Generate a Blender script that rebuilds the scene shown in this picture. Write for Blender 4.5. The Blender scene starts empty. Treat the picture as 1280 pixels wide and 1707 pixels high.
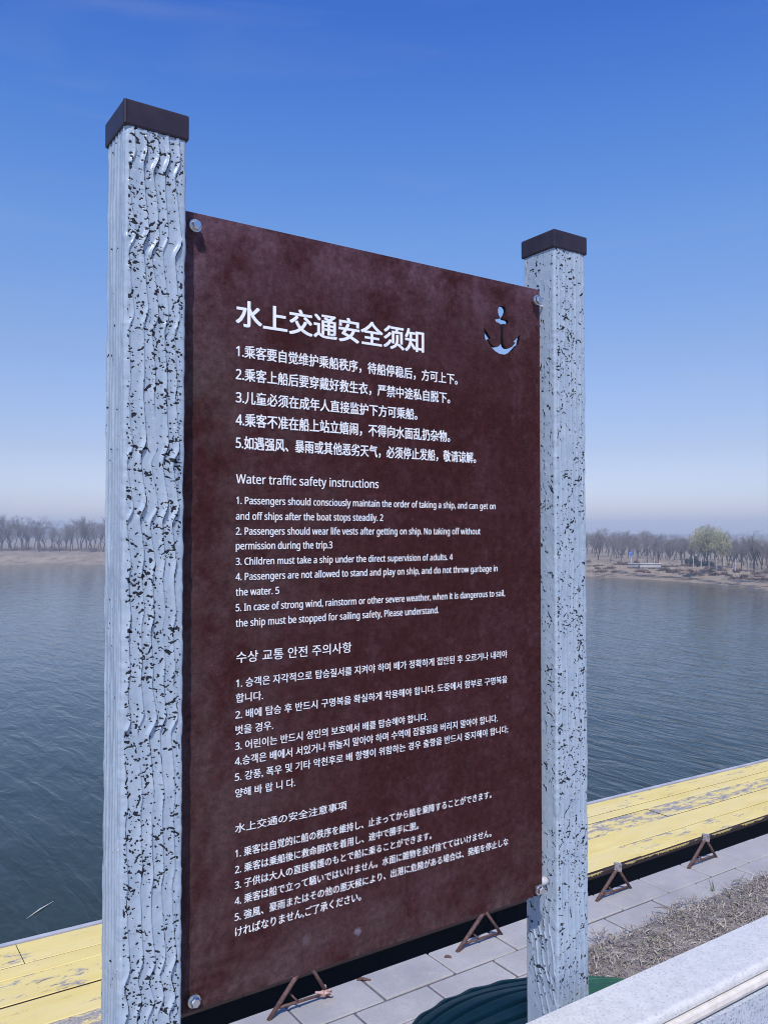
import bpy, bmesh, math, random
import numpy as np
from mathutils import Vector, Matrix

# ------------------------------------------------------------------ camera, world, sun, exposure
S = bpy.context.scene
COL = S.collection
F, PITCH, YAW = 1392.16, 0.024248, 0.975495       # focal length in photo pixels, camera pitch and yaw
FW = Vector((math.cos(YAW)*math.cos(PITCH), math.sin(YAW)*math.cos(PITCH), math.sin(PITCH)))
RT = Vector((math.sin(YAW), -math.cos(YAW), 0.0))
UP = RT.cross(FW)
cam_d = bpy.data.cameras.new('camera')
cam = bpy.data.objects.new('camera', cam_d); COL.objects.link(cam)
cam_d.sensor_fit = 'VERTICAL'; cam_d.sensor_height = 24.0
cam_d.lens = F/1707*24.0
cam_d.clip_start = 0.02; cam_d.clip_end = 5000
cam.matrix_world = Matrix(((RT.x, UP.x, -FW.x, 0), (RT.y, UP.y, -FW.y, 0), (RT.z, UP.z, -FW.z, 0), (0, 0, 0, 1)))
S.camera = cam

SUN = Vector((-0.80, -1.0, 1.70)).normalized()
W = bpy.data.worlds.new('World'); S.world = W; W.use_nodes = True
nt = W.node_tree; nt.nodes.clear()
wo = nt.nodes.new('ShaderNodeOutputWorld'); bg = nt.nodes.new('ShaderNodeBackground')
sky = nt.nodes.new('ShaderNodeTexSky'); sky.sky_type = 'NISHITA'; sky.sun_disc = False
sky.sun_elevation = math.asin(SUN.z); sky.sun_rotation = math.atan2(SUN.x, SUN.y)
sky.altitude = 0; sky.air_density = 1.35; sky.dust_density = 0.6; sky.ozone_density = 3.0
bg.inputs['Strength'].default_value = 0.15
# the clear, polarised blue of this sky: deeper towards the zenith, violet-white at the horizon, faint cirrus on the left
tcw = nt.nodes.new('ShaderNodeTexCoord'); sx = nt.nodes.new('ShaderNodeSeparateXYZ'); nt.links.new(tcw.outputs['Generated'], sx.inputs[0])
tint = nt.nodes.new('ShaderNodeValToRGB'); el = tint.color_ramp.elements
SKYT = [(0.0, (.90, .98, 1.52)), (.041, (.87, .94, 1.48)), (.098, (.78, .775, 1.12)), (.203, (.77, .81, 1.11)), (.332, (.66, .88, 1.30)), (.447, (.46, .79, 1.43)), (.535, (.31, .65, 1.44)), (1.0, (.22, .55, 1.35))]
while len(el) < len(SKYT): el.new(.5)
for e_, (p_, c_) in zip(el, SKYT): e_.position = p_; e_.color = (c_[0]*.8, c_[1]*.8, c_[2]*.8, 1)
nt.links.new(sx.outputs[2], tint.inputs[0])
mul = nt.nodes.new('ShaderNodeMix'); mul.data_type = 'RGBA'; mul.blend_type = 'MULTIPLY'; mul.inputs[0].default_value = 1
nt.links.new(sky.outputs[0], mul.inputs[6]); nt.links.new(tint.outputs[0], mul.inputs[7])
cm = nt.nodes.new('ShaderNodeMapping'); cm.inputs['Scale'].default_value = (1.1, 1.1, 7.5); cm.inputs['Rotation'].default_value = (.06, -.10, .2); cm.inputs['Location'].default_value = (3.7, 1.9, .4)
cn = nt.nodes.new('ShaderNodeTexNoise'); cn.inputs['Scale'].default_value = 2.3; cn.inputs['Detail'].default_value = 6; cn.inputs['Distortion'].default_value = .7
nt.links.new(tcw.outputs['Generated'], cm.inputs[0]); nt.links.new(cm.outputs[0], cn.inputs['Vector'])
cr = nt.nodes.new('ShaderNodeValToRGB'); cr.color_ramp.elements[0].position = .54; cr.color_ramp.elements[0].color = (0, 0, 0, 1)
cr.color_ramp.elements[1].position = .82; cr.color_ramp.elements[1].color = (.16, .16, .16, 1); nt.links.new(cn.outputs['Fac'], cr.inputs[0])
cl = nt.nodes.new('ShaderNodeMix'); cl.data_type = 'RGBA'; nt.links.new(cr.outputs[0], cl.inputs[0])
nt.links.new(mul.outputs[2], cl.inputs[6]); cl.inputs[7].default_value = (3.0, 3.25, 4.0, 1)
nt.links.new(cl.outputs[2], bg.inputs['Color'])
nt.links.new(bg.outputs[0], wo.inputs[0])

sl = bpy.data.lights.new('sun', 'SUN'); sl.energy = 4.2; sl.angle = math.radians(0.5); sl.color = (1.0, 0.955, 0.89)
so = bpy.data.objects.new('sun', sl); COL.objects.link(so)
so.rotation_euler = SUN.to_track_quat('Z', 'Y').to_euler()
S.view_settings.view_transform = 'Standard'; S.view_settings.look = 'None'
S.view_settings.exposure = 0.0; S.view_settings.gamma = 1.0
S.cycles.use_denoising = True
S.cycles.filter_width = 1.05; S.render.filter_size = 1.05
S.cycles.max_bounces = 6; S.cycles.volume_bounces = 0

GZ = 2.1            # camera height above the paving; everything is built camera-relative and lifted at the end
PAVE, WATER, LAND, TERR = -2.1, -3.4, -2.35, -1.5

def ray(x, y): return FW + RT*((x-640)/F) - UP*((y-853.5)/F)
def at_z(x, y, z): d = ray(x, y); return d*(z/d.z)
def at_y(x, y, yy): d = ray(x, y); return d*(yy/d.y)

# ------------------------------------------------------------------ helpers
def link(ob):
    COL.objects.link(ob); return ob
def tag(o, label=None, cat=None, group=None, kind=None):
    if label: o['label'] = label
    if cat: o['category'] = cat
    if group: o['group'] = group
    if kind: o['kind'] = kind
    return o
def empty(name, loc, label, cat, group=None):
    o = bpy.data.objects.new(name, None); o.location = loc; o.empty_display_size = 0.1
    link(o); return tag(o, label, cat, group)
def origin(o):
    v = Vector(o.location)
    while o.parent: o = o.parent; v = v + Vector(o.location)
    return v
def mk(name, me, mats, parent=None):
    o = bpy.data.objects.new(name, me); link(o)
    for m in (mats if isinstance(mats, (list, tuple)) else [mats]): me.materials.append(m)
    if parent: o.parent = parent
    return o
def from_bm(name, bm, mats, parent=None, smooth=False, org=None):
    """bm holds camera-relative world coordinates; they are stored relative to the thing's own origin."""
    off = origin(parent) if parent else (Vector(org) if org else Vector((0, 0, 0)))
    bmesh.ops.translate(bm, verts=bm.verts, vec=-off)
    me = bpy.data.meshes.new(name); bm.to_mesh(me); bm.free()
    if smooth: me.polygons.foreach_set('use_smooth', [True]*len(me.polygons))
    o = mk(name, me, mats, parent)
    if not parent and org: o.location = org
    return o
def from_np(name, V, Fc, mats, parent=None, smooth=False, org=None, attrs=None):
    off = np.array(origin(parent)) if parent else (np.array(org) if org else np.zeros(3))
    V = np.asarray(V, dtype=np.float32) - off.astype(np.float32)
    Fc = np.asarray(Fc, dtype=np.int32); k = Fc.shape[1]; n = len(Fc)
    me = bpy.data.meshes.new(name)
    me.vertices.add(len(V)); me.vertices.foreach_set('co', V.ravel())
    me.loops.add(n*k); me.loops.foreach_set('vertex_index', Fc.ravel())
    me.polygons.add(n); me.polygons.foreach_set('loop_start', np.arange(0, n*k, k, dtype=np.int32))
    me.polygons.foreach_set('loop_total', np.full(n, k, dtype=np.int32))
    me.polygons.foreach_set('use_smooth', np.full(n, smooth))
    me.update(calc_edges=True); me.validate()
    for an, av in (attrs or {}).items():
        a = me.attributes.new(an, 'FLOAT', 'POINT'); a.data.foreach_set('value', np.asarray(av, dtype=np.float32))
    o = mk(name, me, mats, parent)
    if not parent and org: o.location = org
    return o
def box(bm, a, b, bev=0.0, seg=1):
    a, b = Vector(a), Vector(b)
    r = bmesh.ops.create_cube(bm, size=1.0)
    vs = r['verts']
    for v in vs: v.co = Vector(((a.x+b.x)/2+v.co.x*(b.x-a.x), (a.y+b.y)/2+v.co.y*(b.y-a.y), (a.z+b.z)/2+v.co.z*(b.z-a.z)))
    if bev > 0:
        es = list({e for v in vs for e in v.link_edges})
        bmesh.ops.bevel(bm, geom=es, offset=bev, segments=seg, profile=0.5, affect='EDGES')
def tube(bm, p, q, r0, r1=None, n=8, caps=True):
    p, q = Vector(p), Vector(q); r1 = r0 if r1 is None else r1
    d = (q-p); L = d.length; d.normalize()
    u = d.orthogonal().normalized(); w = d.cross(u)
    A, B = [], []
    for i in range(n):
        t = 2*math.pi*i/n; e = u*math.cos(t)+w*math.sin(t)
        A.append(bm.verts.new(p+e*r0)); B.append(bm.verts.new(q+e*r1))
    for i in range(n):
        j = (i+1) % n; bm.faces.new((A[i], A[j], B[j], B[i]))
    if caps: bm.faces.new(A[::-1]); bm.faces.new(B)
def vnoise(shape, cell, seed, octaves=1):
    """smooth value noise on a 2-D grid; cell = (rows, cols) per lattice cell"""
    rg = np.random.default_rng(seed); out = np.zeros(shape); amp = 1.0; tot = 0
    cy, cx = cell
    for o in range(octaves):
        ny, nx = int(shape[0]/cy)+3, int(shape[1]/cx)+3
        g = rg.random((ny, nx))
        yy = np.arange(shape[0])/cy; xx = np.arange(shape[1])/cx
        iy = yy.astype(int); ix = xx.astype(int); fy = yy-iy; fx = xx-ix
        fy = fy*fy*(3-2*fy); fx = fx*fx*(3-2*fx)
        a = g[iy][:, ix]*(1-fx)+g[iy][:, ix+1]*fx
        b = g[iy+1][:, ix]*(1-fx)+g[iy+1][:, ix+1]*fx
        out += amp*(a*(1-fy)[:, None]+b*fy[:, None]); tot += amp
        amp *= 0.5; cy = max(cy/2, 1.01); cx = max(cx/2, 1.01)
    return out/tot

# ------------------------------------------------------------------ materials
class Mat:
    def __init__(s, name, base=(.5, .5, .5), rough=.6, metal=0.0, spec=0.5):
        s.m = bpy.data.materials.new(name); s.m.use_nodes = True
        s.nt = s.m.node_tree; s.b = s.nt.nodes['Principled BSDF']; s.N = s.nt.nodes; s.L = s.nt.links
        s.b.inputs['Base Color'].default_value = (*base, 1); s.b.inputs['Roughness'].default_value = rough
        s.b.inputs['Metallic'].default_value = metal; s.b.inputs['Specular IOR Level'].default_value = spec
        s.tc = None
    def co(s, scale=(1, 1, 1), rot=(0, 0, 0)):
        if not s.tc: s.tc = s.N.new('ShaderNodeTexCoord')
        mp = s.N.new('ShaderNodeMapping'); mp.inputs['Scale'].default_value = scale; mp.inputs['Rotation'].default_value = rot
        s.L.new(s.tc.outputs['Object'], mp.inputs[0]); return mp.outputs[0]
    def noise(s, scale, detail=3, rough=.55, vec=None, dist=0.0):
        n = s.N.new('ShaderNodeTexNoise'); n.inputs['Scale'].default_value = scale; n.inputs['Detail'].default_value = detail
        n.inputs['Roughness'].default_value = rough; n.inputs['Distortion'].default_value = dist
        s.L.new(vec if vec is not None else s.co(), n.inputs['Vector']); return n.outputs['Fac']
    def ramp(s, fac, stops):
        r = s.N.new('ShaderNodeValToRGB'); e = r.color_ramp.elements
        while len(e) < len(stops): e.new(.5)
        for i, (p, c) in enumerate(stops):
            e[i].position = p; e[i].color = (*c, 1) if isinstance(c, (tuple, list)) else (c, c, c, 1)
        s.L.new(fac, r.inputs[0]); return r.outputs[0]
    def mix(s, fac, a, b, mode='MIX'):
        m = s.N.new('ShaderNodeMix'); m.data_type = 'RGBA'; m.blend_type = mode
        for k, v in ((0, fac), (6, a), (7, b)):
            if isinstance(v, (int, float)): m.inputs[k].default_value = v
            elif isinstance(v, (tuple, list)): m.inputs[k].default_value = (*v, 1)
            else: s.L.new(v, m.inputs[k])
        return m.outputs[2]
    def math(s, op, a, b=0.0):
        m = s.N.new('ShaderNodeMath'); m.operation = op
        for k, v in ((0, a), (1, b)):
            if isinstance(v, (int, float)): m.inputs[k].default_value = v
            else: s.L.new(v, m.inputs[k])
        return m.outputs[0]
    def base(s, c): s.L.new(c, s.b.inputs['Base Color']); return s
    def rough(s, c): s.L.new(c, s.b.inputs['Roughness']); return s
    def bump(s, h, strength=.3, dist=.002, normal=None):
        b = s.N.new('ShaderNodeBump'); b.inputs['Strength'].default_value = strength; b.inputs['Distance'].default_value = dist
        s.L.new(h, b.inputs['Height'])
        if normal is not None: s.L.new(normal, b.inputs['Normal'])
        s.L.new(b.outputs[0], s.b.inputs['Normal']); return b.outputs[0]
    def attr(s, name):
        a = s.N.new('ShaderNodeAttribute'); a.attribute_name = name; return a.outputs['Fac']

# painted post
P = Mat('post_paint', rough=.27)
var = P.ramp(P.noise(28, 4), [(.3, (.305, .375, .445)), (.7, (.375, .44, .505))])
lite = P.ramp(P.noise(150, 3), [(.66, 0.0), (.74, .55)])
paint = P.mix(lite, var, (.66, .67, .68))
chip = P.ramp(P.attr('chip'), [(.40, 0.0), (.55, 1.0)])
P.base(P.mix(chip, paint, (.006, .008, .013)))
P.rough(P.ramp(P.attr('chip'), [(.4, .27), (.55, .8)]))
P.bump(P.noise(220, 3), .25, .0008)
M_post = P.m
P = Mat('post_cap', rough=.42, spec=.25); P.base(P.ramp(P.noise(40, 3), [(.35, (.026, .019, .029)), (.7, (.040, .030, .042))]))
P.bump(P.noise(300, 2), .1, .0005); M_cap = P.m

# maroon powder-coated panel
P = Mat('panel_coat', rough=.62, spec=.06)
blot = P.noise(7, 7, .74)
blot2 = P.noise(24, 6, .72)
c0 = P.ramp(blot, [(.34, (.038, .0108, .0100)), (.50, (.046, .0132, .0132)), (.66, (.061, .023, .026))])
c1 = P.mix(P.ramp(blot2, [(.52, 0.0), (.64, .32)]), c0, (.088, .042, .048))
sep = P.N.new('ShaderNodeSeparateXYZ'); P.L.new(P.co(), sep.inputs[0])
# chalky weathering: strongest along the left and top margins and the bottom hem
def edge(sock, lo, hi):
    mr = P.N.new('ShaderNodeMapRange'); mr.inputs[1].default_value = lo; mr.inputs[2].default_value = hi
    P.L.new(sock, mr.inputs[0]); return mr.outputs[0]
wl = edge(sep.outputs[0], .36, .0); wt = edge(sep.outputs[2], .95, 1.2); wb = edge(sep.outputs[2], .16, .0)
wsum = P.math('MAXIMUM', P.math('MULTIPLY', wl, .75), P.math('MAXIMUM', P.math('MULTIPLY', wt, .55), P.math('MULTIPLY', wb, .8)))
wn = P.ramp(P.noise(9, 6, .7), [(.40, 0.0), (.60, 1.0)])
chalk = P.mix(wt, (.092, .058, .056), (.165, .095, .125))
c2 = P.mix(P.math('MULTIPLY', wsum, wn), c1, chalk)
grit = P.ramp(P.noise(75, 5, .8), [(.40, (.72, .72, .74)), (.62, (1.32, 1.34, 1.38))])
c2 = P.mix(.9, c2, grit, 'MULTIPLY')
fleck = P.ramp(P.noise(120, 2, .5), [(.70, 0.0), (.78, .5)])
fleckm = P.math('MULTIPLY', fleck, P.ramp(P.noise(7, 3), [(.45, 0.0), (.65, 1.0)]))
c3 = P.mix(fleckm, c2, (.30, .24, .33))
def smudge(c, x, z, rad, col, amt):
    vs = P.N.new('ShaderNodeVectorMath'); vs.operation = 'DISTANCE'; vs.inputs[1].default_value = (x-XL_, 0, z-ZB_)
    P.L.new(P.co(), vs.inputs[0])
    f = P.ramp(P.math('ADD', P.math('MULTIPLY', vs.outputs['Value'], 1/rad), P.math('MULTIPLY', P.math('SUBTRACT', P.noise(110, 4, .7), .5), 1.6)), [(.35, amt), (.95, 0.0)])
    return P.mix(f, c, col)
XL_, ZB_ = .4465, -.7135
for px_, py_, rad_, amt_ in ((596, 1553, .009, .55), (510, 1566, .012, .16)):
    q_ = at_y(px_, py_, 1.2046); c3 = smudge(c3, q_.x, q_.z, rad_, (.26, .22, .28), amt_)
P.base(c3); P.rough(P.ramp(P.noise(60, 3), [(.3, .42), (.7, .62)]))
P.bump(P.math('ADD', P.noise(420, 3, .65), P.math('MULTIPLY', P.noise(170, 3, .6), 1.0)), .7, .0014)
M_panel = P.m
P = Mat('cut_edge', rough=.8, spec=.1); P.base(P.ramp(P.noise(90, 3), [(.3, (.006, .005, .007)), (.7, (.014, .010, .012))])); M_cut = P.m
M_ink = Mat('white_print', (.80, .82, .86), .55); M_ink.base(M_ink.ramp(M_ink.noise(55, 5, .7), [(.30, (.60, .60, .61)), (.45, (.84, .84, .84))])); M_ink = M_ink.m
P = Mat('zinc_steel', (.62, .61, .60), .28, 1.0); P.rough(P.ramp(P.noise(400, 3), [(.3, .16), (.7, .36)])); P.bump(P.noise(500, 2), .3, .0006); M_zinc = P.m
P = Mat('bracket_paint', rough=.5); P.base(P.ramp(P.noise(60, 4), [(.4, (.50, .52, .56)), (.62, (.42, .36, .28)), (.72, (.20, .11, .06))])); M_brk = P.m

# stone
P = Mat('granite', rough=.55)
sp = P.noise(190, 2, .6); sp2 = P.noise(420, 2, .6)
g = P.ramp(P.noise(45, 4, .7), [(.3, (.53, .525, .50)), (.7, (.66, .645, .605))])
g = P.mix(P.ramp(sp, [(.57, 0.0), (.67, .5)]), g, (.27, .28, .31))
g = P.mix(P.ramp(sp2, [(.62, 0.0), (.70, .6)]), g, (.22, .23, .26))
P.base(g); P.bump(P.noise(300, 3), .2, .001); M_gran = P.m
P = Mat('granite_face', rough=.6)
g = P.ramp(P.noise(60, 4, .7), [(.3, (.40, .43, .47)), (.7, (.56, .58, .61))])
g = P.mix(P.ramp(P.noise(190, 2, .6), [(.56, 0.0), (.64, .75)]), g, (.16, .19, .25))
g = P.mix(P.ramp(P.noise(420, 2, .6), [(.62, 0.0), (.68, .6)]), g, (.12, .16, .26))
P.base(g); P.bump(P.noise(260, 3), .3, .001); M_gface = P.m
P = Mat('mortar', rough=.8); P.base(P.ramp(P.noise(50, 4), [(.3, (.56, .51, .44)), (.7, (.70, .65, .58))])); P.bump(P.noise(150, 3), .3, .002); M_mort = P.m
P = Mat('paving_stone', rough=.8)
g = P.ramp(P.noise(2.2, 4), [(.3, (.305, .295, .288)), (.7, (.43, .41, .388))])
g = P.mix(P.ramp(P.noise(9, 5, .65), [(.5, 0.0), (.75, .6)]), g, (.49, .44, .40))
g = P.mix(P.ramp(P.noise(1.3, 6, .68), [(.50, 0.0), (.66, .5)]), g, (.30, .28, .28))
g = P.mix(P.ramp(P.noise(120, 3, .6), [(.52, 0.0), (.72, .6)]), g, (.24, .225, .23))
P.base(g); P.bump(P.noise(180, 4), .35, .002); M_pave = P.m
P = Mat('joint_sand', rough=.9); P.base(P.ramp(P.noise(60, 4), [(.3, (.07, .066, .078)), (.7, (.15, .14, .15))])); M_joint = P.m
P = Mat('dry_soil', rough=.95)
g = P.ramp(P.noise(14, 5, .7), [(.3, (.17, .145, .13)), (.7, (.33, .285, .255))])
P.base(g); P.bump(P.noise(60, 5), .8, .01); M_soil = P.m
M_straw = Mat('dry_grass', rough=.75)
oi = M_straw.attr('tone')
M_straw.base(M_straw.ramp(oi, [(.0, (.075, .058, .046)), (.35, (.22, .18, .145)), (.7, (.40, .34, .27)), (.9, (.64, .57, .48)), (.97, (.16, .22, .10))])); M_straw = M_straw.m

# dock
P = Mat('yellow_paint', rough=.6)
v = P.co((1.1, 3.4, 3.2))
n1 = P.noise(4.6, 8, .72, v); n2 = P.noise(26, 5, .7, P.co((.7, 2.2, 2)))
sepd = P.N.new('ShaderNodeSeparateXYZ'); P.L.new(P.co(), sepd.inputs[0])
wear = P.math('ADD', P.math('MULTIPLY', n1, .72), P.math('MULTIPLY', n2, .28))
ad = P.attr('wear')
wear = P.math('ADD', wear, P.math('MULTIPLY', ad, .16))
y0 = P.ramp(P.noise(5, 4, .6, P.co((.5, 2, 2))), [(.3, (.71, .545, .165)), (.7, (.80, .645, .24))])
y1 = P.mix(P.ramp(P.noise(2.6, 4, .6, P.co((.5, 2, 2))), [(.45, 0.0), (.72, .55)]), y0, (.71, .60, .31))
worn = P.ramp(P.noise(60, 4, .7), [(.35, (.23, .205, .185)), (.65, (.42, .385, .345))])
y2 = P.mix(P.ramp(wear, [(.55, 0.0), (.60, 1.0)]), y1, worn)
crack = P.math('MULTIPLY', P.ramp(P.noise(42, 5, .75, P.co((.35, 1.6, 1))), [(.60, 0.0), (.645, 1.0)]), P.ramp(wear, [(.49, 0.0), (.54, 1.0)]))
y3 = P.mix(crack, y2, (.10, .075, .06))
P.base(y3); P.bump(P.noise(30, 5, .6, P.co((.3, 2, 1))), .4, .003); M_yel = P.m
P = Mat('dock_edge_wood', rough=.8); P.base(P.ramp(P.noise(20, 5, .7, P.co((.4, 2, 2))), [(.3, (.020, .013, .013)), (.65, (.050, .030, .026))])); M_fasc = P.m
P = Mat('grey_trim', rough=.5); P.base(P.ramp(P.noise(6, 4), [(.3, (.36, .36, .39)), (.7, (.50, .50, .52))])); M_trim = P.m
P = Mat('black_float', (.012, .013, .015), .6); P.base(P.ramp(P.noise(6, 3), [(.3, (.008, .009, .011)), (.7, (.016, .017, .02))])); M_float = P.m
P = Mat('rusty_steel', rough=.75, metal=.15)
P.base(P.ramp(P.noise(90, 5, .7), [(.3, (.065, .033, .030)), (.55, (.135, .072, .060)), (.75, (.27, .18, .165))])); P.bump(P.noise(200, 4), .5, .002); M_rust = P.m
P = Mat('scoured_steel', rough=.5, metal=.3); P.base(P.ramp(P.noise(90, 4), [(.35, (.20, .17, .17)), (.65, (.48, .45, .46))])); M_nut = P.m
P = Mat('pale_rag', rough=.9); P.base(P.ramp(P.noise(80, 3), [(.35, (.34, .19, .165)), (.65, (.60, .42, .38))])); M_rag = P.m
P = Mat('green_cover', rough=.5, spec=.2); P.base(P.ramp(P.noise(18, 4), [(.3, (.020, .080, .048)), (.7, (.030, .112, .068))])); P.bump(P.noise(40, 3), .2, .004); M_green = P.m

# water
P = Mat('water', (.012, .022, .024), .08, 0, .5); P.b.inputs['IOR'].default_value = 1.37
P.base(P.ramp(P.noise(.12, 3), [(.3, (.020, .030, .014)), (.7, (.028, .039, .019))]))
a1 = P.noise(1.0, 3, .5, P.co((3.4, .9, 1), (0, 0, math.radians(-16))), .6)
a2 = P.noise(1.0, 3, .55, P.co((9.0, 3.2, 1), (0, 0, math.radians(20))), .4)
a3 = P.noise(.32, 2, .5)
h = P.math('ADD', P.math('MULTIPLY', a1, .85), P.math('ADD', P.math('MULTIPLY', a2, .16), P.math('MULTIPLY', a3, .5)))
P.bump(h, .32, .14); M_water = P.m

# far shore
P = Mat('bank_soil', rough=1.0)
g = P.ramp(P.noise(.35, 5, .65), [(.3, (.19, .145, .10)), (.7, (.33, .262, .185))])
g = P.mix(P.ramp(P.noise(.9, 6, .7), [(.50, 0.0), (.68, .8)]), g, (.105, .068, .060))
g = P.mix(P.ramp(P.noise(4, 4, .7), [(.55, 0.0), (.7, .5)]), g, (.42, .35, .25))
P.base(g); P.bump(P.noise(1.5, 5), .6, .25); M_bank = P.m
def twig_mat(name, a, b):
    P = Mat(name, rough=.9); P.base(P.ramp(P.noise(1.4, 3), [(.3, a), (.7, b)])); return P.m
M_trunk = twig_mat('bare_bark', (.05, .042, .040), (.10, .085, .078))
M_twig = twig_mat('bare_twigs', (.15, .132, .122), (.235, .205, .185))
M_will = twig_mat('budding_leaves', (.28, .275, .14), (.40, .385, .215))
M_ever = twig_mat('evergreen_leaves', (.022, .032, .026), (.05, .062, .048))
M_brush = twig_mat('dry_brush', (.12, .075, .065), (.24, .165, .13))
M_tube = Mat('white_stake', (.62, .62, .64), .6); M_tube.base(M_tube.ramp(M_tube.noise(8, 3), [(.3, (.40, .40, .43)), (.7, (.55, .55, .57))])); M_tube = M_tube.m
P = Mat('blue_sign', rough=.5); P.base(P.ramp(P.noise(3, 2), [(.3, (.020, .13, .55)), (.7, (.028, .16, .62))])); M_blue = P.m
P = Mat('pale_concrete', rough=.8); P.base(P.ramp(P.noise(2, 4), [(.3, (.36, .33, .31)), (.7, (.50, .46, .43))])); M_conc = P.m
P = Mat('pale_streak', rough=.6); P.base(P.ramp(P.noise(30, 3), [(.3, (.55, .53, .45)), (.7, (.8, .78, .7))])); M_streak = P.m

# ------------------------------------------------------------------ ground, water, far land
def sheet(name, x0, x1, y0, y1, z, mat, n=1):
    xs = np.linspace(x0, x1, n+1); ys = np.linspace(y0, y1, n+1)
    V = np.array([(x, y, z) for y in ys for x in xs]); k = n+1
    Fc = [(j*k+i, j*k+i+1, (j+1)*k+i+1, (j+1)*k+i) for j in range(n) for i in range(n)]
    o = from_np(name, V, Fc, mat); tag(o, kind='structure'); return o
sheet('water', -1500, 1500, 3.372, 2500, WATER, M_water)
# lake bed under the water and the quay, so the ground reaches the horizon everywhere
sheet('ground', -1500, 1500, -1500, 2500, -3.9, M_soil)

SHORE = [(-420, 175), (-160, 140), (-60, 120), (-15, 107), (8, 99), (16, 95.9), (20.5, 92.8), (24.6, 90), (31, 83), (37, 74), (42, 63), (46.5, 52),
         (49.1, 44.4), (49.4, 39.5), (49.2, 35.5), (48.7, 32.5), (47.2, 29.6), (45.7, 27.5), (44.5, 22), (45.5, 12), (50, 0), (60, -30), (90, -90), (160, -300)]
def smooth_line(pts, n=8):
    out = []
    P_ = [Vector((*p, 0)) for p in pts]
    for i in range(len(P_)-1):
        p0, p1, p2, p3 = P_[max(i-1, 0)], P_[i], P_[i+1], P_[min(i+2, len(P_)-1)]
        for k in range(n):
            t = k/n
            out.append(.5*((2*p1)+(p2-p0)*t+(2*p0-5*p1+4*p2-p3)*t*t+(3*p1-p0-3*p2+p3)*t**3))
    out.append(P_[-1]); return out
SL = smooth_line(SHORE)
def bank():
    prof = [(-6, -.45), (-1.2, -.1), (0, .02), (.5, .10), (1.2, .16), (2.0, .30), (2.8, .55), (3.6, .80), (4.5, .98), (5.5, 1.05), (8, 1.08), (12, 1.1), (20, 1.12), (40, 1.15), (120, 1.2), (900, 1.3)]
    rg = np.random.default_rng(5)
    rows = []
    npt = len(SL)
    jit = vnoise((npt, len(prof)), (3, 1.5), 11, 2)-.5
    jit2 = vnoise((npt, 1), (2, 1), 12, 2)[:, 0]-.5
    for i, p in enumerate(SL):
        t = (SL[min(i+1, npt-1)]-SL[max(i-1, 0)]).normalized()
        nrm = Vector((-t.y, t.x, 0))                      # to the left of the direction of travel = away from the lake
        row = []
        for k, (d, z) in enumerate(prof):
            dd = d+(jit2[i]*.9 if 0 <= d < 6 else 0)
            zz = WATER+z+(jit[i, k]*.42 if 2 < d < 15 else jit[i, k]*.05 if d > 0 else 0)
            q = p+nrm*dd; row.append((q.x, q.y, zz))
        rows.append(row)
    V = np.array(rows).reshape(-1, 3); k = len(prof)
    Fc = [(i*k+j, (i+1)*k+j, (i+1)*k+j+1, i*k+j+1) for i in range(npt-1) for j in range(k-1)]
    o = from_np('far_bank', V, Fc, M_bank, smooth=True); tag(o, kind='structure')
    return o
far_bank = bank()

# soil strip behind the wall, terrace on the photographer's side
def soil_edge(x): return 2.2+.77*min(1, max(0, (x-2.55)/.5))
def soil():
    nx, ny = 320, 44
    xs = np.linspace(-12, 26, nx); ys = np.linspace(1.128, 2.985, ny)
    h = vnoise((ny, nx), (5, 4), 3, 3)*.05-.02
    V = []
    for j, y in enumerate(ys):
        for i, x in enumerate(xs):
            e = (vnoise_edge[i]-.5)*.12 if j > ny-4 else 0
            fade = min(1, (ny-1-j)/6)
            V.append((x, 1.128+(y-1.128)*(soil_edge(x)-1.128)/1.857+e, PAVE+.006+h[j, i]*fade+.018*fade))
    Fc = [(j*nx+i, j*nx+i+1, (j+1)*nx+i+1, (j+1)*nx+i) for j in range(ny-1) for i in range(nx-1)]
    o = from_np('soil', V, Fc, M_soil, smooth=True); tag(o, kind='structure')
vnoise_edge = vnoise((1, 320), (1.01, 2.2), 8, 2)[0]
soil()
bm = bmesh.new(); box(bm, (-12, 1.12, -3.95), (26, 1.985, PAVE-.06)); o = from_bm('embankment', bm, M_soil); tag(o, kind='structure')
bm = bmesh.new(); box(bm, (-12, -8, -3.95), (26, .95, TERR)); o = from_bm('terrace', bm, M_pave); tag(o, kind='structure')

def pavement():
    rng = random.Random(4); bm = bmesh.new()
    rows = [(3.375, 3.150, .144), (3.140, 2.963, .372), (2.953, 2.775, .19), (2.765, 2.587, .01), (2.577, 2.40, .22), (2.39, 2.21, .10), (2.20, 2.0, .31)]
    for r, (ya, yb, ph) in enumerate(rows):
        x = -12+ph-.4
        while x < 26:
            dz = rng.uniform(-.003, .003)
            box(bm, (x+.005, yb, PAVE-.06), (x+.395, ya, PAVE+dz), .006, 1)
            x += .4
    o = from_bm('pavement', bm, M_pave); tag(o, kind='structure')
    bm = bmesh.new(); box(bm, (-12, 1.99, -3.95), (26, 3.366, PAVE-.007)); o = from_bm('quay', bm, M_joint); tag(o, kind='structure')
pavement()

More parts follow.
